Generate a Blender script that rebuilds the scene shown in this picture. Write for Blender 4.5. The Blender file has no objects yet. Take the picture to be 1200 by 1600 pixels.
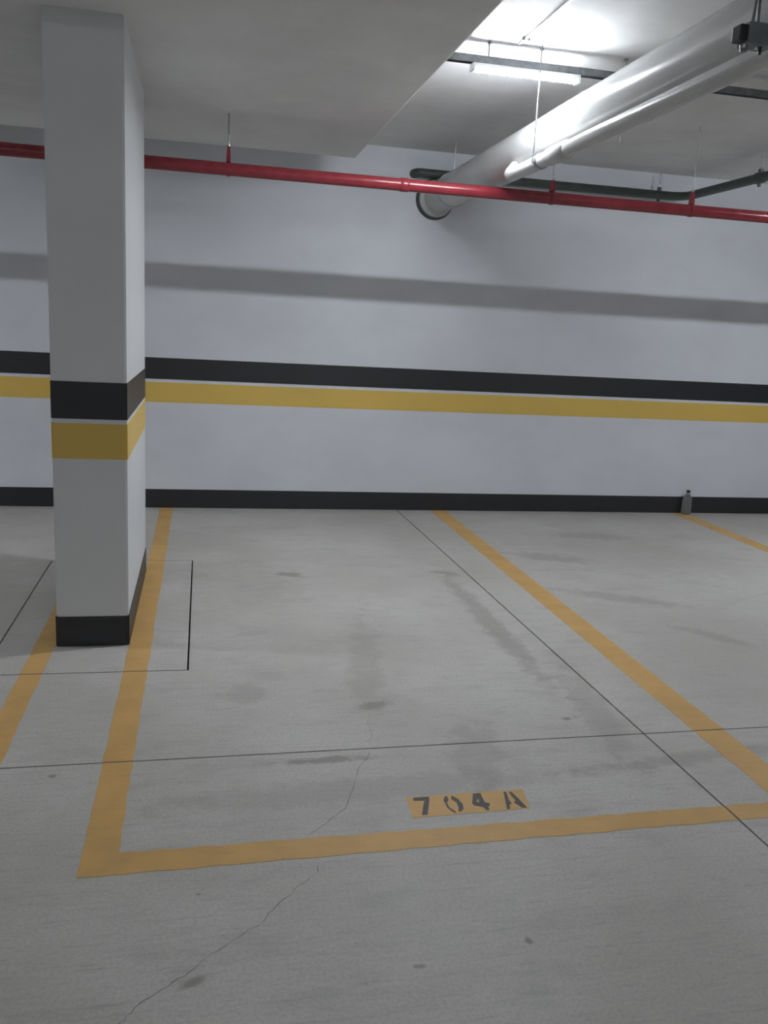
import bpy, bmesh, math, random
from mathutils import Vector, Matrix
random.seed(7)
S = bpy.context.scene
C = S.collection

# ------------------------------------------------------------------ camera
WALL_Y = 7.575
CEIL_Z = 3.10
cam_d = bpy.data.cameras.new('camera')
cam_d.sensor_fit = 'VERTICAL'
cam_d.sensor_height = 24.0
cam_d.lens = 1356.3 * 24.0 / 1600.0
cam_d.clip_start = 0.05
cam = bpy.data.objects.new('camera', cam_d)
C.objects.link(cam)
rgt = Vector((0.97839, -0.19995, 0.052653))
upv = Vector((-0.009437, 0.211205, 0.977396))
fwd = Vector((0.206551, 0.956772, -0.204754))
cam.matrix_world = Matrix(((rgt.x, upv.x, -fwd.x, 0.0), (rgt.y, upv.y, -fwd.y, 0.0),
                           (rgt.z, upv.z, -fwd.z, 1.6), (0, 0, 0, 1)))
S.camera = cam

# ------------------------------------------------------------------ world, exposure
world = bpy.data.worlds.new('garage_air')
S.world = world
world.use_nodes = True
world.node_tree.nodes['Background'].inputs[0].default_value = (0.5, 0.52, 0.56, 1)
world.node_tree.nodes['Background'].inputs[1].default_value = 0.02
S.view_settings.view_transform = 'Standard'
S.view_settings.look = 'None'
S.view_settings.exposure = 0.6
S.view_settings.gamma = 1.0
S.view_settings.use_curve_mapping = False
TUBE_STRENGTH = 300.0
LAMP_COLOR = (0.90, 0.95, 1.0, 1)

# ------------------------------------------------------------------ material helpers
def new_mat(name):
    m = bpy.data.materials.new(name)
    m.use_nodes = True
    return m, m.node_tree, m.node_tree.nodes['Principled BSDF']

def nd(t, kind, **kw):
    n = t.nodes.new(kind)
    for k, v in kw.items():
        setattr(n, k, v)
    return n

def mixc(t, fac, a, b):
    n = nd(t, 'ShaderNodeMix', data_type='RGBA')
    for sock, v in ((n.inputs[0], fac), (n.inputs[6], a), (n.inputs[7], b)):
        if hasattr(v, 'is_output'):
            t.links.new(v, sock)
        elif isinstance(v, (tuple, list)):
            sock.default_value = tuple(v) + ((1,) if len(v) == 3 else ())
        else:
            sock.default_value = v
    return n.outputs[2]

def math_n(t, op, a, b=None, clamp=False):
    n = nd(t, 'ShaderNodeMath', operation=op, use_clamp=clamp)
    for sock, v in ((n.inputs[0], a), (n.inputs[1], b)):
        if v is None:
            continue
        if hasattr(v, 'is_output'):
            t.links.new(v, sock)
        else:
            sock.default_value = v
    return n.outputs[0]

def noise(t, coord, scale=(1, 1, 1), sc=1.0, detail=4.0, rough=0.55, loc=(0, 0, 0)):
    mp = nd(t, 'ShaderNodeMapping')
    mp.inputs['Scale'].default_value = scale
    mp.inputs['Location'].default_value = loc
    t.links.new(coord, mp.inputs['Vector'])
    n = nd(t, 'ShaderNodeTexNoise')
    n.inputs['Scale'].default_value = sc
    n.inputs['Detail'].default_value = detail
    n.inputs['Roughness'].default_value = rough
    t.links.new(mp.outputs[0], n.inputs['Vector'])
    return n.outputs['Fac']

def ramp(t, fac, lo, hi, a=0.0, b=1.0):
    n = nd(t, 'ShaderNodeMapRange', interpolation_type='SMOOTHSTEP')
    n.inputs[1].default_value = lo
    n.inputs[2].default_value = hi
    n.inputs[3].default_value = a
    n.inputs[4].default_value = b
    t.links.new(fac, n.inputs[0])
    return n.outputs[0]

def bump(t, bsdf, height, strength=0.2, dist=0.01):
    n = nd(t, 'ShaderNodeBump')
    n.inputs['Strength'].default_value = strength
    n.inputs['Distance'].default_value = dist
    t.links.new(height, n.inputs['Height'])
    t.links.new(n.outputs[0], bsdf.inputs['Normal'])

def world_pos(t):
    return nd(t, 'ShaderNodeNewGeometry').outputs['Position']

def plain(name, col, rough=0.5, metal=0.0, vary=0.12, sc=14.0, spec=0.5):
    m, t, b = new_mat(name)
    p = world_pos(t)
    f = noise(t, p, sc=sc, detail=3)
    c = mixc(t, ramp(t, f, 0.3, 0.7), tuple(x * (1 - vary) for x in col), tuple(min(1, x * (1 + vary)) for x in col))
    t.links.new(c, b.inputs['Base Color'])
    b.inputs['Roughness'].default_value = rough
    b.inputs['Metallic'].default_value = metal
    b.inputs['Specular IOR Level'].default_value = spec
    return m

# --- floor concrete (also used under worn paint)
def concrete_color(t, p):
    big = noise(t, p, sc=0.9, detail=5, rough=0.6)
    mid = noise(t, p, scale=(1.0, 2.2, 1), sc=3.2, detail=6, rough=0.65, loc=(3, 7, 0))
    streak = noise(t, p, scale=(3.0, 36, 1), sc=1.9, detail=5, rough=0.7, loc=(1, 2, 0))
    fine = noise(t, p, sc=90, detail=3, rough=0.7)
    c = mixc(t, ramp(t, big, 0.3, 0.7), (0.475, 0.458, 0.425), (0.575, 0.562, 0.53))
    c = mixc(t, ramp(t, mid, 0.48, 0.72, 0, 0.6), c, (0.38, 0.367, 0.345))
    c = mixc(t, ramp(t, streak, 0.50, 0.74, 0, 0.75), c, (0.36, 0.35, 0.33))
    c = mixc(t, ramp(t, streak, 0.22, 0.42, 0.30, 0), c, (0.66, 0.65, 0.63))
    c = mixc(t, ramp(t, fine, 0.35, 0.6, 0.3, 0), c, (0.28, 0.27, 0.26))
    return c, streak, fine, mid

def stain(t, p, warp, cx, cy, rx, ry, rot=0.0, amt=0.6):
    """soft oily smudge with a ragged outline, centred on a spot of the floor"""
    mp = nd(t, 'ShaderNodeMapping', vector_type='TEXTURE')
    mp.inputs['Location'].default_value = (cx, cy, 0)
    mp.inputs['Rotation'].default_value = (0, 0, rot)
    mp.inputs['Scale'].default_value = (rx, ry, 1000)
    t.links.new(p, mp.inputs['Vector'])
    ln = nd(t, 'ShaderNodeVectorMath', operation='LENGTH')
    t.links.new(mp.outputs[0], ln.inputs[0])
    d = math_n(t, 'ADD', ln.outputs['Value'], warp)
    return ramp(t, d, 0.45, 1.15, amt, 0.0)

def make_floor_mat():
    m, t, b = new_mat('floor_concrete')
    p = world_pos(t)
    c, streak, fine, mid = concrete_color(t, p)
    w = noise(t, p, sc=11, detail=5, rough=0.7)
    warp = math_n(t, 'MULTIPLY', math_n(t, 'SUBTRACT', w, 0.5), 2.4)
    dark = (0.26, 0.248, 0.225)
    for (cx, cy, rx, ry, rot, amt) in [
            (0.575, 5.49, 0.10, 0.055, -0.3, 0.75), (0.75, 3.455, 0.085, 0.045, 0.25, 0.8),
            (0.46, 2.985, 0.24, 0.028, 0.02, 0.8), (1.635, 5.50, 0.13, 0.05, -0.4, 0.6),
            (0.25, 5.25, 0.42, 0.45, 0.2, 0.22), (1.555, 3.243, 0.022, 0.018, 0, 0.9),
            (0.882, 1.931, 0.014, 0.016, 0, 0.95), (0.563, 1.877, 0.018, 0.008, 0, 0.8),
            (-0.015, 1.90, 0.045, 0.020, 0.6, 0.75), (-0.503, 2.967, 0.014, 0.012, 0, 0.9),
            (0.004, 2.245, 0.014, 0.008, 0, 0.8), (0.20, 3.62, 0.12, 0.12, 0, 0.35),
            (1.95, 2.86, 0.55, 0.055, 0.12, 0.42), (2.65, 4.9, 0.5, 0.10, -0.5, 0.4),
            (2.55, 5.9, 0.35, 0.12, -0.4, 0.45), (3.2, 6.6, 0.4, 0.15, -0.2, 0.35),
            (2.85, 4.2, 0.25, 0.08, -0.9, 0.4), (0.6, 2.76, 0.9, 0.10, 0.05, 0.28),
            (1.62, 4.5, 0.085, 1.1, 0.0, 0.5), (1.72, 3.3, 0.10, 0.6, -0.15, 0.35),
            (0.80, 3.95, 0.10, 0.75, -0.14, 0.28), (1.07, 3.0, 0.12, 0.35, -0.25, 0.35)]:
        c = mixc(t, stain(t, p, warp, cx, cy, rx, ry, rot, amt), c, dark)
    t.links.new(c, b.inputs['Base Color'])
    r = ramp(t, mid, 0.3, 0.7, 0.62, 0.48)
    t.links.new(r, b.inputs['Roughness'])
    b.inputs['Specular IOR Level'].default_value = 0.4
    h = math_n(t, 'ADD', math_n(t, 'MULTIPLY', streak, 0.6), math_n(t, 'MULTIPLY', fine, 0.25))
    bump(t, b, h, 0.18, 0.004)
    return m

def make_floor_paint(name, col, wear_lo=0.60):
    m, t, b = new_mat(name)
    p = world_pos(t)
    c, streak, fine, mid = concrete_color(t, p)
    v = noise(t, p, sc=5, detail=5, rough=0.6, loc=(5, 5, 0))
    k = mixc(t, ramp(t, v, 0.3, 0.7), tuple(x * 0.84 for x in col), col)
    k = mixc(t, ramp(t, streak, 0.5, 0.8, 0, 0.35), k, tuple(x * 0.6 for x in col))
    w = noise(t, p, scale=(1.5, 6, 1), sc=13, detail=6, rough=0.75)
    k = mixc(t, ramp(t, w, wear_lo, wear_lo + 0.2, 0.06, 0.75), k, c)
    t.links.new(k, b.inputs['Base Color'])
    b.inputs['Roughness'].default_value = 0.55
    bump(t, b, streak, 0.15, 0.003)
    return m

def make_wall_paint(name, col, rough=0.45, stains=0.1, bmp=0.10):
    m, t, b = new_mat(name)
    p = world_pos(t)
    f = noise(t, p, scale=(1, 1, 1.6), sc=1.1, detail=5, rough=0.6)
    c = mixc(t, ramp(t, f, 0.3, 0.75), col, tuple(x * (1 - stains) for x in col))
    s = noise(t, p, scale=(1.2, 1.2, 14), sc=2.2, detail=5, rough=0.7, loc=(4, 1, 9))
    c = mixc(t, ramp(t, s, 0.66, 0.82, 0, 0.30), c, tuple(x * 0.6 for x in col))
    t.links.new(c, b.inputs['Base Color'])
    b.inputs['Roughness'].default_value = rough
    h = noise(t, p, sc=26, detail=5, rough=0.6)
    bump(t, b, h, bmp, 0.006)
    return m

def make_ceiling_mat():
    m, t, b = new_mat('ceiling_paint')
    p = world_pos(t)
    f = noise(t, p, sc=1.6, detail=6, rough=0.65)
    c = mixc(t, ramp(t, f, 0.3, 0.7), (0.65, 0.645, 0.645), (0.745, 0.74, 0.74))
    s = noise(t, p, sc=38, detail=4, rough=0.8, loc=(2, 2, 2))
    c = mixc(t, ramp(t, s, 0.62, 0.75, 0, 0.30), c, (0.34, 0.33, 0.31))
    t.links.new(c, b.inputs['Base Color'])
    b.inputs['Roughness'].default_value = 0.75
    bump(t, b, s, 0.2, 0.006)
    return m

M = {}
M['floor'] = make_floor_mat()
M['floor_base'] = plain('dark_joint_base', (0.035, 0.033, 0.03), 0.9)  # dark sub-base seen at the bottom of the floor joints
M['floor_yellow'] = make_floor_paint('floor_yellow_paint', (0.67, 0.395, 0.118))
M['floor_black'] = make_floor_paint('stencil_black_paint', (0.035, 0.033, 0.035), 0.66)
M['crack'] = plain('crack_dark', (0.17, 0.163, 0.15), 0.9)
M['white'] = make_wall_paint('white_wall_paint', (0.71, 0.73, 0.775), 0.5)
M['white_col'] = make_wall_paint('white_column_paint', (0.72, 0.73, 0.745), 0.45, 0.05, 0.06)
M['black'] = make_wall_paint('black_wall_paint', (0.022, 0.023, 0.027), 0.42, 0.15, 0.05)
M['yellow'] = make_wall_paint('yellow_wall_paint', (0.74, 0.50, 0.115), 0.45, 0.08, 0.05)
M['ceil'] = make_ceiling_mat()
M['red'] = plain('red_enamel', (0.225, 0.025, 0.035), 0.22, vary=0.1)
M['pvc'] = plain('white_pvc', (0.50, 0.50, 0.495), 0.22, vary=0.04, sc=5)
M['pvc_grey'] = plain('aged_pvc', (0.47, 0.47, 0.46), 0.25, vary=0.05, sc=5)
M['dark_pipe'] = plain('dark_green_grey_pipe', (0.060, 0.072, 0.064), 0.5)
M['outline_shade'] = plain('dark_outline_shade', (0.06, 0.065, 0.07), 0.8)  # dark colour standing in for the shadow round the pipe end
M['galv'] = plain('galvanised_steel', (0.20, 0.21, 0.22), 0.42, 0.7, vary=0.2, sc=30)
M['rod'] = plain('zinc_rod', (0.36, 0.37, 0.38), 0.4, 0.8, vary=0.15, sc=60)
M['bolt'] = plain('bright_zinc_nut', (0.75, 0.76, 0.78), 0.25, 0.9, vary=0.1, sc=60)
M['box'] = plain('grey_box_plastic', (0.17, 0.185, 0.20), 0.5)
M['black_plastic'] = plain('black_plastic', (0.012, 0.013, 0.014), 0.45)
M['housing'] = plain('lamp_housing_white', (0.75, 0.76, 0.78), 0.4, vary=0.03)
M['conduit'] = plain('white_conduit', (0.78, 0.78, 0.77), 0.35, vary=0.04)

m, t, b = new_mat('lit_tube')
b.inputs['Base Color'].default_value = (0.9, 0.9, 0.9, 1)
b.inputs['Emission Color'].default_value = LAMP_COLOR
b.inputs['Emission Strength'].default_value = TUBE_STRENGTH
M['tube'] = m
m, t, b = new_mat('clear_bottle_plastic')
b.inputs['Base Color'].default_value = (0.86, 0.88, 0.90, 1)
b.inputs['Roughness'].default_value = 0.08
b.inputs['Transmission Weight'].default_value = 0.88
b.inputs['IOR'].default_value = 1.30
p = world_pos(t)
bump(t, b, noise(t, p, scale=(1, 1, 3), sc=45, detail=2), 0.25, 0.003)
M['bottle'] = m

# ------------------------------------------------------------------ mesh helpers
def link(name, bm, mat, parent=None, smooth=False):
    me = bpy.data.meshes.new(name)
    bmesh.ops.recalc_face_normals(bm, faces=bm.faces)
    bm.to_mesh(me)
    bm.free()
    if mat:
        me.materials.append(mat)
    if smooth:
        for pl in me.polygons:
            pl.use_smooth = True
        me.set_sharp_from_angle(angle=math.radians(40))
    o = bpy.data.objects.new(name, me)
    C.objects.link(o)
    if parent:
        o.parent = parent
        o.matrix_parent_inverse = Matrix.Translation(-parent.location)
    return o

def empty(name, loc):
    o = bpy.data.objects.new(name, None)
    o.empty_display_size = 0.1
    C.objects.link(o)
    o.location = loc
    return o

def tag(o, label=None, cat=None, group=None, kind=None):
    if label: o['label'] = label
    if cat: o['category'] = cat
    if group: o['group'] = group
    if kind: o['kind'] = kind
    return o

def box(bm, x0, x1, y0, y1, z0, z1, bevel=0.0):
    r = bmesh.ops.create_cube(bm, size=1.0)
    vs = r['verts']
    for v in vs:
        v.co = Vector((x0 if v.co.x < 0 else x1, y0 if v.co.y < 0 else y1, z0 if v.co.z < 0 else z1))
    if bevel:
        es = list({e for v in vs for e in v.link_edges})
        bmesh.ops.bevel(bm, geom=es, offset=bevel, segments=2, affect='EDGES', profile=0.6)
    return bm

def bx(*a, **k):
    return box(bmesh.new(), *a, **k)

def prism(bm, pts, z0, z1):
    lo = [bm.verts.new((x, y, z0)) for x, y in pts]
    hi = [bm.verts.new((x, y, z1)) for x, y in pts]
    f1 = bm.faces.new(lo)
    f2 = bm.faces.new(hi)
    n = len(pts)
    for i in range(n):
        bm.faces.new((lo[i], lo[(i + 1) % n], hi[(i + 1) % n], hi[i]))
    bmesh.ops.triangulate(bm, faces=[f1, f2])
    return bm

def tube(bm, pts, r, seg=24, caps=True):
    """sweep a circle along a polyline; r may be one radius or one per point"""
    pts = [Vector(q) for q in pts]
    rs = r if isinstance(r, (list, tuple)) else [r] * len(pts)
    rings = []
    prev = None
    for i, q in enumerate(pts):
        a = pts[max(i - 1, 0)]
        c = pts[min(i + 1, len(pts) - 1)]
        d = (c - a).normalized()
        if d.length < 1e-6:
            d = (pts[-1] - pts[0]).normalized()
        if prev is None:
            ref = Vector((0, 0, 1)) if abs(d.z) < 0.9 else Vector((1, 0, 0))
            u = d.cross(ref).normalized()
        else:
            u = (prev - d * prev.dot(d)).normalized()
        prev = u
        v = d.cross(u)
        rings.append([bm.verts.new(q + (u * math.cos(2 * math.pi * k / seg) + v * math.sin(2 * math.pi * k / seg)) * rs[i])
                      for k in range(seg)])
    for A, B in zip(rings, rings[1:]):
        for k in range(seg):
            bm.faces.new((A[k], A[(k + 1) % seg], B[(k + 1) % seg], B[k]))
    if caps:
        bm.faces.new(rings[0][::-1])
        bm.faces.new(rings[-1])
    return bm

def tb(*a, **k):
    return tube(bmesh.new(), *a, **k)

def elbow(p0, corner, p1, rad, n=8):
    """points of a polyline with a rounded corner"""
    p0, c, p1 = Vector(p0), Vector(corner), Vector(p1)
    a = (p0 - c).normalized()
    b_ = (p1 - c).normalized()
    out = [p0]
    for i in range(n + 1):
        s = i / n
        q = (c + a * rad) * (1 - s) ** 2 + c * 2 * s * (1 - s) + (c + b_ * rad) * s ** 2
        out.append(q)
    out.append(p1)
    return out

def ring(c, d, r0, r1, half, seg=36):
    """flat strap bent into a closed ring round the axis d"""
    bm = bmesh.new()
    c, d = Vector(c), Vector(d).normalized()
    u = d.cross(Vector((0, 0, 1))).normalized()
    v = d.cross(u)
    sec = []
    for k in range(seg):
        w = u * math.cos(2 * math.pi * k / seg) + v * math.sin(2 * math.pi * k / seg)
        sec.append([bm.verts.new(c + w * r + d * h) for r, h in ((r0, -half), (r1, -half), (r1, half), (r0, half))])
    for k in range(seg):
        A, B = sec[k], sec[(k + 1) % seg]
        for i in range(4):
            bm.faces.new((A[i], A[(i + 1) % 4], B[(i + 1) % 4], B[i]))
    return bm

def lathe(bm, prof, cx, cy, seg=24):
    rings = [[bm.verts.new((cx + r * math.cos(2 * math.pi * k / seg), cy + r * math.sin(2 * math.pi * k / seg), z))
              for k in range(seg)] for r, z in prof]
    for A, B in zip(rings, rings[1:]):
        for k in range(seg):
            bm.faces.new((A[k], A[(k + 1) % seg], B[(k + 1) % seg], B[k]))
    bm.faces.new(rings[0][::-1])
    bm.faces.new(rings[-1])
    return bm

# ------------------------------------------------------------------ setting: floor
X0, X1, Y0 = -9.0, 11.0, -9.0
floor = tag(link('floor', bx(X0, X1, Y0, WALL_Y, -0.20, -0.07), M['floor_base']), kind='structure',
            label='grey broomed concrete garage floor cut by thin joints')
G = 0.0042                                   # half width of a saw-cut joint
PX0, PX1, PY0, PY1 = -0.957, -0.052, 3.908, 5.842     # slab pad around the column
def jx(y):                                   # the long joint runs very slightly askew
    return 1.752 + (WALL_Y - y) * 0.0175
def jy(x):
    return 3.052 + x * 0.013
def slab(pts):
    return link('slab', prism(bmesh.new(), pts, -0.17, 0.0), M['floor'], floor)
XL = -3.85
def cut(x, y, sx, sy):                       # the four slab corners at the crossing of both joints
    return (x + sx * G, y + sy * G)
yc = jy(1.83)
xc = jx(yc)
slab([(PX0 + G, PY0 + G), (PX1 - G, PY0 + G), (PX1 - G, PY1 - G), (PX0 + G, PY1 - G)])
# slab in front of the wall left of the long joint, around the column pad (four pieces butted tight)
slab([(XL + G, jy(XL) + G), (PX0 - G, jy(PX0) + G), (PX0 - G, WALL_Y), (XL + G, WALL_Y)])
slab([(PX0 - G, jy(PX0) + G), (xc - G, yc + G), (jx(PY0) - G, PY0 - G), (PX0 - G, PY0 - G)])
slab([(PX1 + G, PY0 - G), (jx(PY0) - G, PY0 - G), (jx(PY1) - G, PY1), (PX1 + G, PY1)])
slab([(PX0 - G, PY1 + G * 0.4), (PX1 + G, PY1 + G * 0.4), (PX1 + G, PY1), (jx(PY1) - G, PY1), (jx(WALL_Y) - G, WALL_Y), (PX0 - G, WALL_Y)])
slab([(xc + G, yc + G), (7.2 - G, jy(7.2) + G), (7.2 - G, WALL_Y), (jx(WALL_Y) + G, WALL_Y)])
slab([(7.2 + G, jy(7.2) + G), (X1, jy(X1) + G), (X1, WALL_Y), (7.2 + G, WALL_Y)])
slab([(X0, jy(X0) + G), (XL - G, jy(XL) + G), (XL - G, WALL_Y), (X0, WALL_Y)])
YB = -2.4
slab([(XL + G, YB + G), (jx(YB) - G, YB + G), (xc - G, yc - G), (XL + G, jy(XL) - G)])
slab([(jx(YB) + G, YB + G), (7.2 - G, YB + G), (7.2 - G, jy(7.2) - G), (xc + G, yc - G)])
slab([(7.2 + G, YB + G), (X1, YB + G), (X1, jy(X1) - G), (7.2 + G, jy(7.2) - G)])
slab([(X0, YB + G), (XL - G, YB + G), (XL - G, jy(XL) - G), (X0, jy(X0) - G)])
for xa, xb in ((X0, XL - G), (XL + G, 1.9 - G), (1.9 + G, 7.2 - G), (7.2 + G, X1)):
    slab([(xa, Y0), (xb, Y0), (xb, YB - G), (xa, YB - G)])

# painted bay lines: thin coats on top of the slabs, broken at every joint
ZP = 0.0009
def ybreaks(x, ya, yb, pad):
    cuts = [jy(x)] + ([PY0, PY1] if pad else [])
    ys = [ya] + [c for c in sorted(cuts) if ya < c < yb] + [yb]
    out = []
    for i in range(len(ys) - 1):
        out.append((ys[i] + (G if i else 0), ys[i + 1] - (G if i < len(ys) - 2 else 0)))
    return out
def ragged(xa, ya, xb, yb, step=0.045, amp=0.0035):
    """points from a to b with slightly uneven paint edge"""
    L = math.hypot(xb - xa, yb - ya)
    n = max(1, int(L / step))
    nx, ny = -(yb - ya) / L, (xb - xa) / L
    out = []
    for i in range(n + 1):
        s = i / n
        j = random.uniform(-amp, amp) if 0 < i < n else 0
        out.append((xa + (xb - xa) * s + nx * j, ya + (yb - ya) * s + ny * j))
    return out
def long_line(x0, x1, ya, yb, label, pad=False, lean=0.0):
    bm = bmesh.new()
    for a, c in ybreaks((x0 + x1) / 2, ya, yb, pad):
        la, lc = lean * (a - 2.4), lean * (c - 2.4)
        prism(bm, ragged(x0 + la, a, x0 + lc, c)[::-1] + ragged(x1 + la, a, x1 + lc, c), 0.0002, ZP)
    return tag(link('bay_line', bm, M['floor_yellow'], floor), label)
long_line(-0.343, -0.235, 2.47, WALL_Y - 0.01, 'yellow bay line running past the column to the wall', True)
long_line(2.066, 2.207, 2.50, WALL_Y - 0.01, 'yellow bay line on the right of the numbered bay')
long_line(-0.790, -0.695, 2.2, WALL_Y - 0.01, 'yellow bay line left of the column', True)
long_line(4.505, 4.64, 2.5, WALL_Y - 0.01, 'far right yellow bay line ending at the bottle')
bm = bmesh.new()
def fy0(x): return 2.362 + (x + 0.342) * 0.0245
def fy1(x): return 2.472 + (x + 0.23) * 0.0165
xj = jx(2.43)
for xa, xb in ((-0.343, xj - G), (xj + G, 4.64)):
    prism(bm, ragged(xa, fy0(xa), xb, fy0(xb)) + ragged(xb, fy1(xb), xa, fy1(xa)), 0.0002, ZP + 0.0002)
tag(link('bay_line', bm, M['floor_yellow'], floor), 'yellow front line closing the numbered bay')
patch = tag(link('number_patch', prism(bmesh.new(), [(0.708, 2.557), (1.132, 2.572), (1.151, 2.697), (0.92, 2.694), (0.715, 2.690)], 0.0002, ZP), M['floor_yellow'], floor),
            'small yellow rectangle stencilled 704A')
glyphs = {
 'seven': [[(0.738, 2.683), (0.796, 2.684), (0.792, 2.66), (0.763, 2.571), (0.743, 2.571), (0.757, 2.615), (0.774, 2.66), (0.736, 2.663)]],
 'zero': [[(0.862, 2.682), (0.86, 2.655), (0.849, 2.637), (0.85, 2.607), (0.866, 2.577), (0.858, 2.571), (0.842, 2.605), (0.842, 2.655), (0.85, 2.674)],
          [(0.878, 2.682), (0.894, 2.661), (0.903, 2.624), (0.896, 2.592), (0.88, 2.576), (0.875, 2.583), (0.882, 2.603), (0.883, 2.636), (0.871, 2.66)]],
 'four': [[(0.959, 2.686), (0.987, 2.688), (0.968, 2.653), (0.954, 2.633), (0.965, 2.627), (0.957, 2.603), (0.941, 2.608), (0.937, 2.625)],
          [(0.987, 2.688), (0.984, 2.639), (0.985, 2.624), (0.998, 2.619), (0.995, 2.602), (0.986, 2.597), (0.986, 2.577), (0.973, 2.575), (0.969, 2.595), (0.957, 2.603), (0.965, 2.627), (0.968, 2.653)]],
 'letter_a': [[(1.074, 2.687), (1.083, 2.683), (1.075, 2.631), (1.077, 2.607), (1.067, 2.602), (1.06, 2.575), (1.048, 2.575), (1.063, 2.639)],
              [(1.093, 2.685), (1.103, 2.682), (1.112, 2.637), (1.122, 2.576), (1.105, 2.577), (1.087, 2.613), (1.098, 2.626), (1.093, 2.654)]]}
for g, polys in glyphs.items():
    bm = bmesh.new()
    for pl in polys:
        prism(bm, pl, ZP, ZP + 0.0005)
    link('digit_' + g if g != 'letter_a' else g, bm, M['floor_black'], patch)
# hairline cracks
def crack(pts, w):
    bm = bmesh.new()
    dense = []
    for (xa, ya), (xb, yb) in zip(pts, pts[1:]):
        for s in (0, 0.33, 0.66):
            dense.append((xa + (xb - xa) * s + random.uniform(-.004, .004), ya + (yb - ya) * s + random.uniform(-.004, .004)))
    dense.append(pts[-1])
    ls, rs_ = [], []
    for i, (x, y) in enumerate(dense):
        a = dense[max(i - 1, 0)]
        c = dense[min(i + 1, len(dense) - 1)]
        L = math.hypot(c[0] - a[0], c[1] - a[1])
        nx, ny = -(c[1] - a[1]) / L, (c[0] - a[0]) / L
        k = w * random.uniform(0.3, 1.0) * (0.2 if i in (0, len(dense) - 1) else 1)
        ls.append(bm.verts.new((x + nx * k, y + ny * k, 0.0004)))
        rs_.append(bm.verts.new((x - nx * k, y - ny * k, 0.0004)))
    for i in range(len(dense) - 1):
        bm.faces.new((ls[i], ls[i + 1], rs_[i + 1], rs_[i]))
    return link('crack', bm, M['crack'], floor)
crack([(0.711, 3.401), (0.691, 3.279), (0.68, 3.164), (0.66, 3.075)], 0.0009)
crack([(0.645, 3.04), (0.645, 3.006), (0.575, 2.89), (0.544, 2.778), (0.493, 2.648), (0.441, 2.59), (0.339, 2.495)], 0.0013)
crack([(0.36, 2.344), (0.351, 2.303), (0.297, 2.251), (0.266, 2.217), (0.206, 2.153), (0.166, 2.091), (0.087, 2.033), (0.013, 1.97),
       (-0.029, 1.926), (-0.068, 1.899), (-0.115, 1.863), (-0.149, 1.822), (-0.175, 1.793), (-0.26, 1.70)], 0.0013)

# ------------------------------------------------------------------ setting: walls, ceiling
wall = tag(link('wall_back', bx(X0, X1, WALL_Y, WALL_Y + 0.2, -0.2, 3.3), M['white']), kind='structure',
           label='white painted back wall with black and yellow stripes')
tag(link('black_stripe', bx(X0, X1, WALL_Y - 0.0025, WALL_Y + 0.01, 1.101, 1.278), M['black'], wall), 'black painted stripe along the wall')
tag(link('yellow_stripe', bx(X0, X1, WALL_Y - 0.0025, WALL_Y + 0.01, 0.908, 1.075), M['yellow'], wall), 'yellow painted stripe along the wall')
tag(link('baseboard_back', bx(X0, X1, WALL_Y - 0.006, WALL_Y + 0.01, 0.0005, 0.162), M['black']), kind='structure',
    label='black skirting band at the foot of the back wall')
tag(link('wall_left', bx(X0 - 0.2, X0, Y0 - 0.2, WALL_Y + 0.2, -0.2, 3.3), M['white']), kind='structure')
tag(link('wall_right', bx(X1, X1 + 0.2, Y0 - 0.2, WALL_Y + 0.2, -0.2, 3.3), M['white']), kind='structure')
tag(link('wall_front', bx(X0, X1, Y0 - 0.2, Y0, -0.2, 3.3), M['white']), kind='structure')
ceiling = tag(link('ceiling', bx(X0, X1, Y0, WALL_Y, CEIL_Z, 3.3), M['ceil']), kind='structure',
              label='pale concrete slab ceiling')
PANEL_Z = 2.87
link('drop_panel', bx(-2.15, 1.128, 0.5, 6.95, PANEL_Z, CEIL_Z, bevel=0.008), M['ceil'], ceiling)['label'] = 'thickened lower slab around the column head'

# ------------------------------------------------------------------ column
CX0, CX1, CY0, CY1 = -0.683, -0.345, 4.254, 5.604
column = tag(empty('concrete_column', ((CX0 + CX1) / 2, (CY0 + CY1) / 2, 0)),
             'white rectangular concrete column with black and yellow bands', 'column')
bm = bmesh.new()
box(bm, CX0, CX1, CY0, CY1, 0.0, PANEL_Z)
es = [e for e in bm.edges if abs(e.verts[0].co.z - e.verts[1].co.z) > 1]
bmesh.ops.bevel(bm, geom=es, offset=0.008, segments=2, affect='EDGES')
link('shaft', bm, M['white_col'], column)
def col_band(name, z0, z1, mat, out=0.002, wavy=0.0):
    bm = bmesh.new()
    box(bm, CX0 - out, CX1 + out, CY0 - out, CY1 + out, z0, z1)
    es = [e for e in bm.edges if abs(e.verts[0].co.z - e.verts[1].co.z) > 0.05]
    bmesh.ops.bevel(bm, geom=es, offset=0.008, segments=2, affect='EDGES')
    return link(name, bm, mat, column)
col_band('black_band', 1.120, 1.293, M['black'])
col_band('yellow_band', 0.932, 1.099, M['yellow'])
col_band('base_band', 0.001, 0.152, M['black'], 0.004)

# ------------------------------------------------------------------ red fire pipe and its hangers
RY, RZ, RR = 5.90, 2.542, 0.040
red = tag(empty('fire_pipe', (0.9, RY, RZ)), 'long glossy red fire pipe running below the ceiling along the wall', 'pipe')
link('pipe', tb([(-8.9, RY, RZ), (10.9, RY, RZ)], RR, 28), M['red'], red, True)
for x in (1.29, 7.3, -4.7):
    link('coupling', tb([(x - 0.03, RY, RZ), (x - 0.024, RY, RZ), (x + 0.024, RY, RZ), (x + 0.03, RY, RZ)],
                        [RR + 0.0005, RR + 0.004, RR + 0.004, RR + 0.0005], 28), M['red'], red, True)

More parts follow.
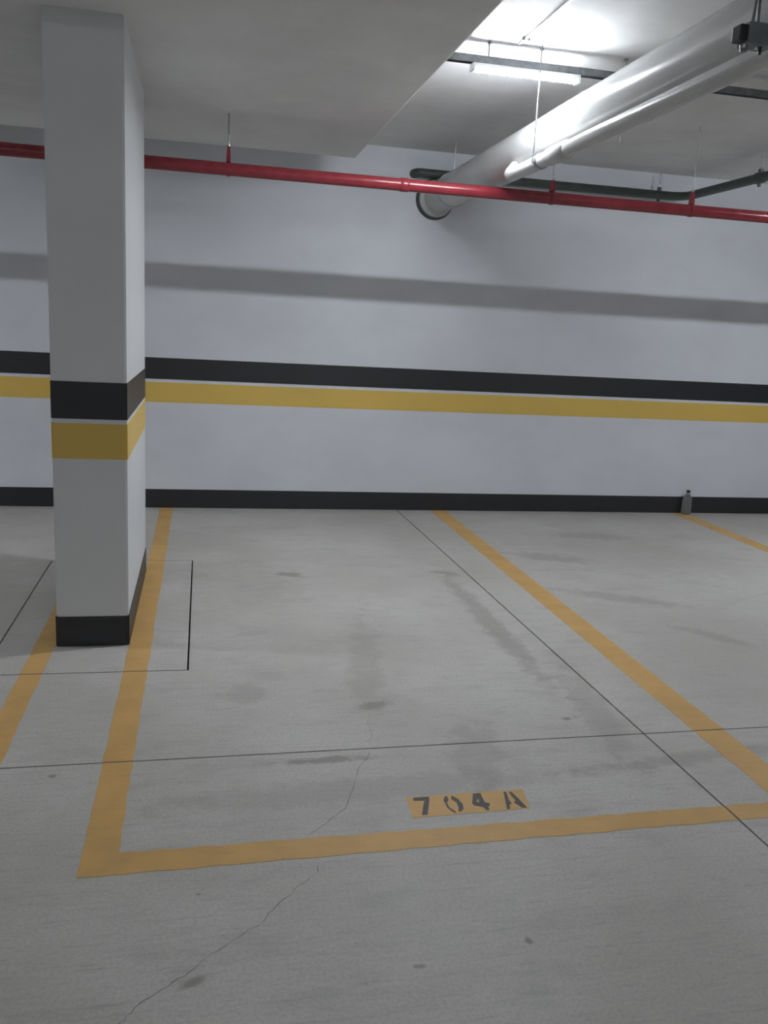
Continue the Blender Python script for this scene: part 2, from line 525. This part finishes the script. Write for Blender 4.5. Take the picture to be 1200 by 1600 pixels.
def red_hanger(x, top, label, tall):
    h = tag(empty('pipe_hanger', (x, RY, top)), label, 'pipe hanger', 'hangers of the red pipe')
    link('rod', tb([(x, RY, RZ + RR + 0.02), (x, RY, top)], 0.005, 10), M['rod'], h, True)
    # strap loop round the pipe and the pointed yoke above it
    bm = ring((x, RY, RZ), (1, 0, 0), RR + 0.0006, RR + 0.004, 0.012, 28)
    link('strap', bm, M['red'], h, True)
    bm = bmesh.new()
    lo = [bm.verts.new((x + sx, RY + sy, RZ + RR + 0.003)) for sx, sy in ((-.014, -.02), (.014, -.02), (.014, .02), (-.014, .02))]
    hi = [bm.verts.new((x + sx, RY + sy, RZ + RR + tall)) for sx, sy in ((-.009, -.010), (.009, -.010), (.009, .010), (-.009, .010))]
    bm.faces.new(lo[::-1]); bm.faces.new(hi)
    for k in range(4):
        bm.faces.new((lo[k], lo[(k + 1) % 4], hi[(k + 1) % 4], hi[k]))
    link('yoke', bm, M['red'], h)
    link('nut', tb([(x, RY, RZ + RR + tall), (x, RY, RZ + RR + tall + 0.014)], 0.011, 6), M['rod'], h)
    return h
red_hanger(0.15, PANEL_Z, 'red pipe hanger nearest the column with short dark rod', 0.095)
red_hanger(2.325, CEIL_Z, 'red pipe hanger between the big white pipe and the dark pipe', 0.075)
red_hanger(3.375, CEIL_Z, 'red pipe hanger with long rod beside the dark green pipe', 0.085)

# ------------------------------------------------------------------ large white drain pipe
AX, AZ, AR = 1.965, 2.735, 0.132
big = tag(empty('drain_pipe', (AX, 4.0, AZ)), 'large white drain pipe under the ceiling ending in the back wall', 'pipe')
link('pipe', tb([(AX, -4.0, AZ), (AX, WALL_Y - 0.001, AZ)], AR, 48), M['pvc'], big, True)
link('wall_shade_disc', tb([(AX - 0.033, WALL_Y - 0.012, AZ - 0.022), (AX - 0.033, WALL_Y + 0.01, AZ - 0.022)], 0.167, 40), M['outline_shade'], big, True)  # dark disc painted as the thin shadow left of and below the flange
link('wall_flange', tb([(AX - 0.02, WALL_Y - 0.03, AZ - 0.014), (AX - 0.02, WALL_Y - 0.010, AZ - 0.014)], [0.150, 0.156], 40), M['pvc_grey'], big, True)
h = tag(empty('pipe_hanger', (AX, 7.13, CEIL_Z)), 'thin bright rod holding the large white pipe near the wall', 'pipe hanger')
link('rod', tb([(AX, 7.13, AZ + AR + 0.002), (AX, 7.13, CEIL_Z)], 0.0055, 10), M['bolt'], h, True)
link('strap', ring((AX, 7.13, AZ), (0, 1, 0), AR + 0.0006, AR + 0.004, 0.015, 44), M['rod'], h, True)

# ------------------------------------------------------------------ smaller pipe slung below it
BX_, BZ, BR = 1.772, 2.531, 0.0385
bend = elbow((BX_, -4.0, BZ), (BX_, 5.22, BZ), (AX - 0.03, 5.50, AZ - 0.06), 0.12, 8)
link('branch_pipe', tb(bend, BR, 32), M['pvc'], big, True)['label'] = 'slimmer branch slung below the large pipe'
link('coupling', tb([(BX_, 4.33, BZ), (BX_, 4.34, BZ), (BX_, 4.56, BZ), (BX_, 4.57, BZ)], [BR + .0005, BR + .007, BR + .007, BR + .0005], 32), M['pvc_grey'], big, True)
h = tag(empty('pipe_hanger', (1.722, 4.67, CEIL_Z)), 'thin rod passing the lit tube down to the slim white pipe', 'pipe hanger')
link('rod', tb([(1.722, 4.685, BZ), (1.722, 4.685, CEIL_Z)], 0.003, 10), M['galv'], h, True)
link('strap', ring((BX_, 4.685, BZ), (0, 1, 0), BR + 0.0006, BR + 0.004, 0.015), M['rod'], h, True)
link('bracket', bx(1.716, BX_ - BR - 0.001, 4.675, 4.695, BZ - 0.012, BZ + 0.012), M['rod'], h)

# ------------------------------------------------------------------ dark pipe with an elbow
DX, DZ, DR, DY = 4.21, 2.905, 0.036, 7.495
dark = tag(empty('drain_pipe', (DX, 6.4, DZ)), 'dark green-grey pipe turning along the wall behind the red pipe', 'pipe')
pts = elbow((DX, 2.6, DZ), (DX, DY, DZ), (2.2, DY, DZ), 0.16, 10)[:-1]
pts += elbow((2.2, DY, DZ), (1.735, DY, DZ), (1.735, WALL_Y - 0.001, DZ), 0.055, 5)
link('pipe', tb(pts, DR, 24), M['dark_pipe'], dark, True)
link('coupling', tb([(DX, 6.35, DZ), (DX, 6.355, DZ), (DX, 6.425, DZ), (DX, 6.43, DZ)], [DR + .001, DR + .008, DR + .008, DR + .001], 24), M['dark_pipe'], dark, True)
def dark_hanger(x, y, label, nuts):
    h = tag(empty('pipe_hanger', (x, y, CEIL_Z)), label, 'pipe hanger')
    link('rod', tb([(x, y, DZ + DR - 0.002), (x, y, CEIL_Z)], 0.0045, 10), M['rod'], h, True)
    for z in nuts:
        link('nut', tb([(x, y, z), (x, y, z + 0.016)], 0.011, 6), M['bolt'], h)
    link('clip', bx(x - 0.014, x + 0.014, y - 0.014, y + 0.014, DZ + DR - 0.004, DZ + DR + 0.03, bevel=0.003), M['dark_pipe'], h)
    link('tail', bx(x - 0.010, x + 0.010, y - 0.010, y + 0.010, DZ - DR - 0.03, DZ - DR + 0.004, bevel=0.002), M['dark_pipe'], h)
dark_hanger(DX, 6.39, 'thin hanger with a bright nut on the dark pipe at the right edge', (DZ + DR + 0.028,))
dark_hanger(3.96, DY, 'thin hanger with two bright nuts at the dark pipe elbow', (DZ + DR + 0.03, 3.045))
# short anchor stub hanging from the ceiling
st = tag(empty('ceiling_anchor', (2.953, 6.26, CEIL_Z)), 'short bright rod stub hanging from the ceiling by the pipes', 'anchor')
link('rod', tb([(2.953, 6.26, CEIL_Z - 0.075), (2.953, 6.26, CEIL_Z)], 0.005, 10), M['bolt'], st, True)
link('nut', tb([(2.953, 6.26, CEIL_Z - 0.014), (2.953, 6.26, CEIL_Z - 0.002)], 0.012, 6), M['rod'], st)

# ------------------------------------------------------------------ cable channels and tube lamps
CHZ0, CHZ1 = 2.985, 3.023
def channel(y, x0, x1, label, xs):
    e = tag(empty('cable_channel', ((x0 + x1) / 2, y, CHZ0)), label, 'cable channel')
    bm = bmesh.new()
    w, tk = 0.019, 0.002
    box(bm, x0, x1, y - w, y + w, CHZ1 - tk, CHZ1)
    box(bm, x0, x1, y - w, y - w + tk, CHZ0, CHZ1)
    box(bm, x0, x1, y + w - tk, y + w, CHZ0, CHZ1)
    box(bm, x0, x1, y - w, y - w + 0.009, CHZ0, CHZ0 + tk)
    box(bm, x0, x1, y + w - 0.009, y + w, CHZ0, CHZ0 + tk)
    link('channel', bm, M['galv'], e)
    for x in xs:
        r = link('hanger_rod', tb([(x, y, CHZ1 - 0.004), (x, y, CEIL_Z)], 0.004, 8), M['rod'], e, True)
        link('nut', tb([(x, y, CEIL_Z - 0.012), (x, y, CEIL_Z - 0.001)], 0.011, 6), M['rod'], r)
    return e
LAMP_Y = 4.735
channel(LAMP_Y, 1.20, 10.9, 'dark galvanised cable channel above the lit tube lamp', (1.45, 1.74, 2.222, 3.4, 5.0, 7.0, 9.0))

HW = 0.0287
def tube_lamp(x, y, label, group=None, L=0.60):
    e = tag(empty('tube_lamp', (x, y, 2.96)), label, 'lamp', group)
    zt = 2.958
    link('housing', bx(x - L / 2, x + L / 2, y - HW, y + HW, zt + 0.0052, CHZ0, bevel=0.002), M['housing'], e)
    bm = bmesh.new()                                  # flattened oval diffuser, its back closed by the housing
    tube(bm, [(x - L / 2 + 0.012, y, zt), (x + L / 2 - 0.012, y, zt)], 1.0, 24)
    for v in bm.verts:
        v.co.y = y + (v.co.y - y) * 0.030
        v.co.z = zt + (v.co.z - zt) * 0.0102
    link('tube', bm, M['tube'], e, True)
    for s in (-1, 1):
        xe = x + s * (L / 2 - 0.006)
        link('end_cap', bx(xe - 0.008, xe + 0.008, y - 0.031, y + 0.031, zt - 0.012, zt + 0.016, bevel=0.003), M['housing'], e)
    return e
tube_lamp(1.660, LAMP_Y, 'bright white fluorescent tube lamp lit under the ceiling', 'tube lamps')
far = 'white tube lamp of the garage out of the picture'
# the rest of the garage: further rows of the same lamps
tube_lamp(5.0, LAMP_Y, far, 'tube lamps')
channel(LAMP_Y, -8.9, -2.3, 'galvanised cable channel left of the thickened slab', (-8, -6, -4, -2.6))
tube_lamp(-4.0, LAMP_Y, far, 'tube lamps')
channel(-4.6, -8.9, 10.9, 'galvanised cable channel behind the camera', (-8, -5, -2, 1.1, 4, 7, 10))
for x in (-3.6, 1.66, 6.7):
    tube_lamp(x, -4.6, far, 'tube lamps')

# slim conduit fixed to the ceiling left of the lamp
cd = tag(empty('ceiling_conduit', (1.60, 3.0, CEIL_Z)), 'thin white conduit fixed flat along the ceiling left of the lamp', 'conduit')
link('conduit', tb([(1.605, -4, CEIL_Z - 0.008), (1.60, 4.69, CEIL_Z - 0.008)], 0.008, 14), M['conduit'], cd, True)
for y in (2.2, 3.6, 4.6):
    link('saddle_clip', bx(1.582, 1.622, y - 0.006, y + 0.006, CEIL_Z - 0.018, CEIL_Z - 0.0005, bevel=0.002), M['galv'], cd)

# ------------------------------------------------------------------ junction box on twin rods
JX, JY, JZ = 1.645, 2.62, 2.535
jb = tag(empty('junction_box', (JX, JY, JZ)), 'grey junction box with black plug hanging from twin rods', 'junction box')
link('box', bx(JX - 0.040, JX + 0.055, JY - 0.03, JY + 0.035, JZ - 0.028, JZ + 0.034, bevel=0.004), M['box'], jb)
link('plug', bx(JX - 0.066, JX - 0.039, JY - 0.024, JY + 0.022, JZ - 0.020, JZ + 0.026, bevel=0.004), M['black_plastic'], jb)
for dx in (-0.016, 0.004):
    link('rod', tb([(JX + dx, JY, JZ + 0.033), (JX + dx * 0.5 - 0.002, JY, JZ + 0.12), (JX + dx * 0.3, JY, CEIL_Z)], 0.0045, 8), M['galv'], jb, True)
link('cable_gland', tb([(JX - 0.034, JY, JZ - 0.044), (JX - 0.034, JY, JZ - 0.027)], [0.010, 0.013], 12), M['box'], jb)
for dx in (-0.052, -0.012):
    link('nut', tb([(JX + dx + 0.012, JY - 0.012, JZ - 0.037), (JX + dx + 0.012, JY - 0.012, JZ - 0.027)], 0.006, 6), M['bolt'], jb)
link('bolt', tb([(JX + 0.016, JY - 0.01, JZ - 0.050), (JX + 0.016, JY - 0.01, JZ - 0.026)], 0.005, 8), M['black_plastic'], jb)

# ------------------------------------------------------------------ plastic bottle
BTX, BTY = 4.625, 7.505
bt = tag(empty('plastic_bottle', (BTX, BTY, 0)), 'clear plastic drink bottle with black cap standing against the wall', 'bottle')
prof = [(0.030, 0.0025), (0.036, 0.006), (0.038, 0.016), (0.0365, 0.03), (0.038, 0.045), (0.0365, 0.06), (0.038, 0.075), (0.0365, 0.09),
        (0.038, 0.105), (0.0375, 0.135), (0.036, 0.150), (0.030, 0.172), (0.021, 0.192), (0.0145, 0.203), (0.0135, 0.214), (0.0135, 0.222)]
prof = [(r * (1.22 if z < 0.195 else 1.1), z) for r, z in prof]
link('body', lathe(bmesh.new(), prof, BTX, BTY), M['bottle'], bt, True)
link('cap', lathe(bmesh.new(), [(0.018, 0.214), (0.019, 0.217), (0.019, 0.236), (0.017, 0.239)], BTX, BTY, 20), M['black_plastic'], bt, True)
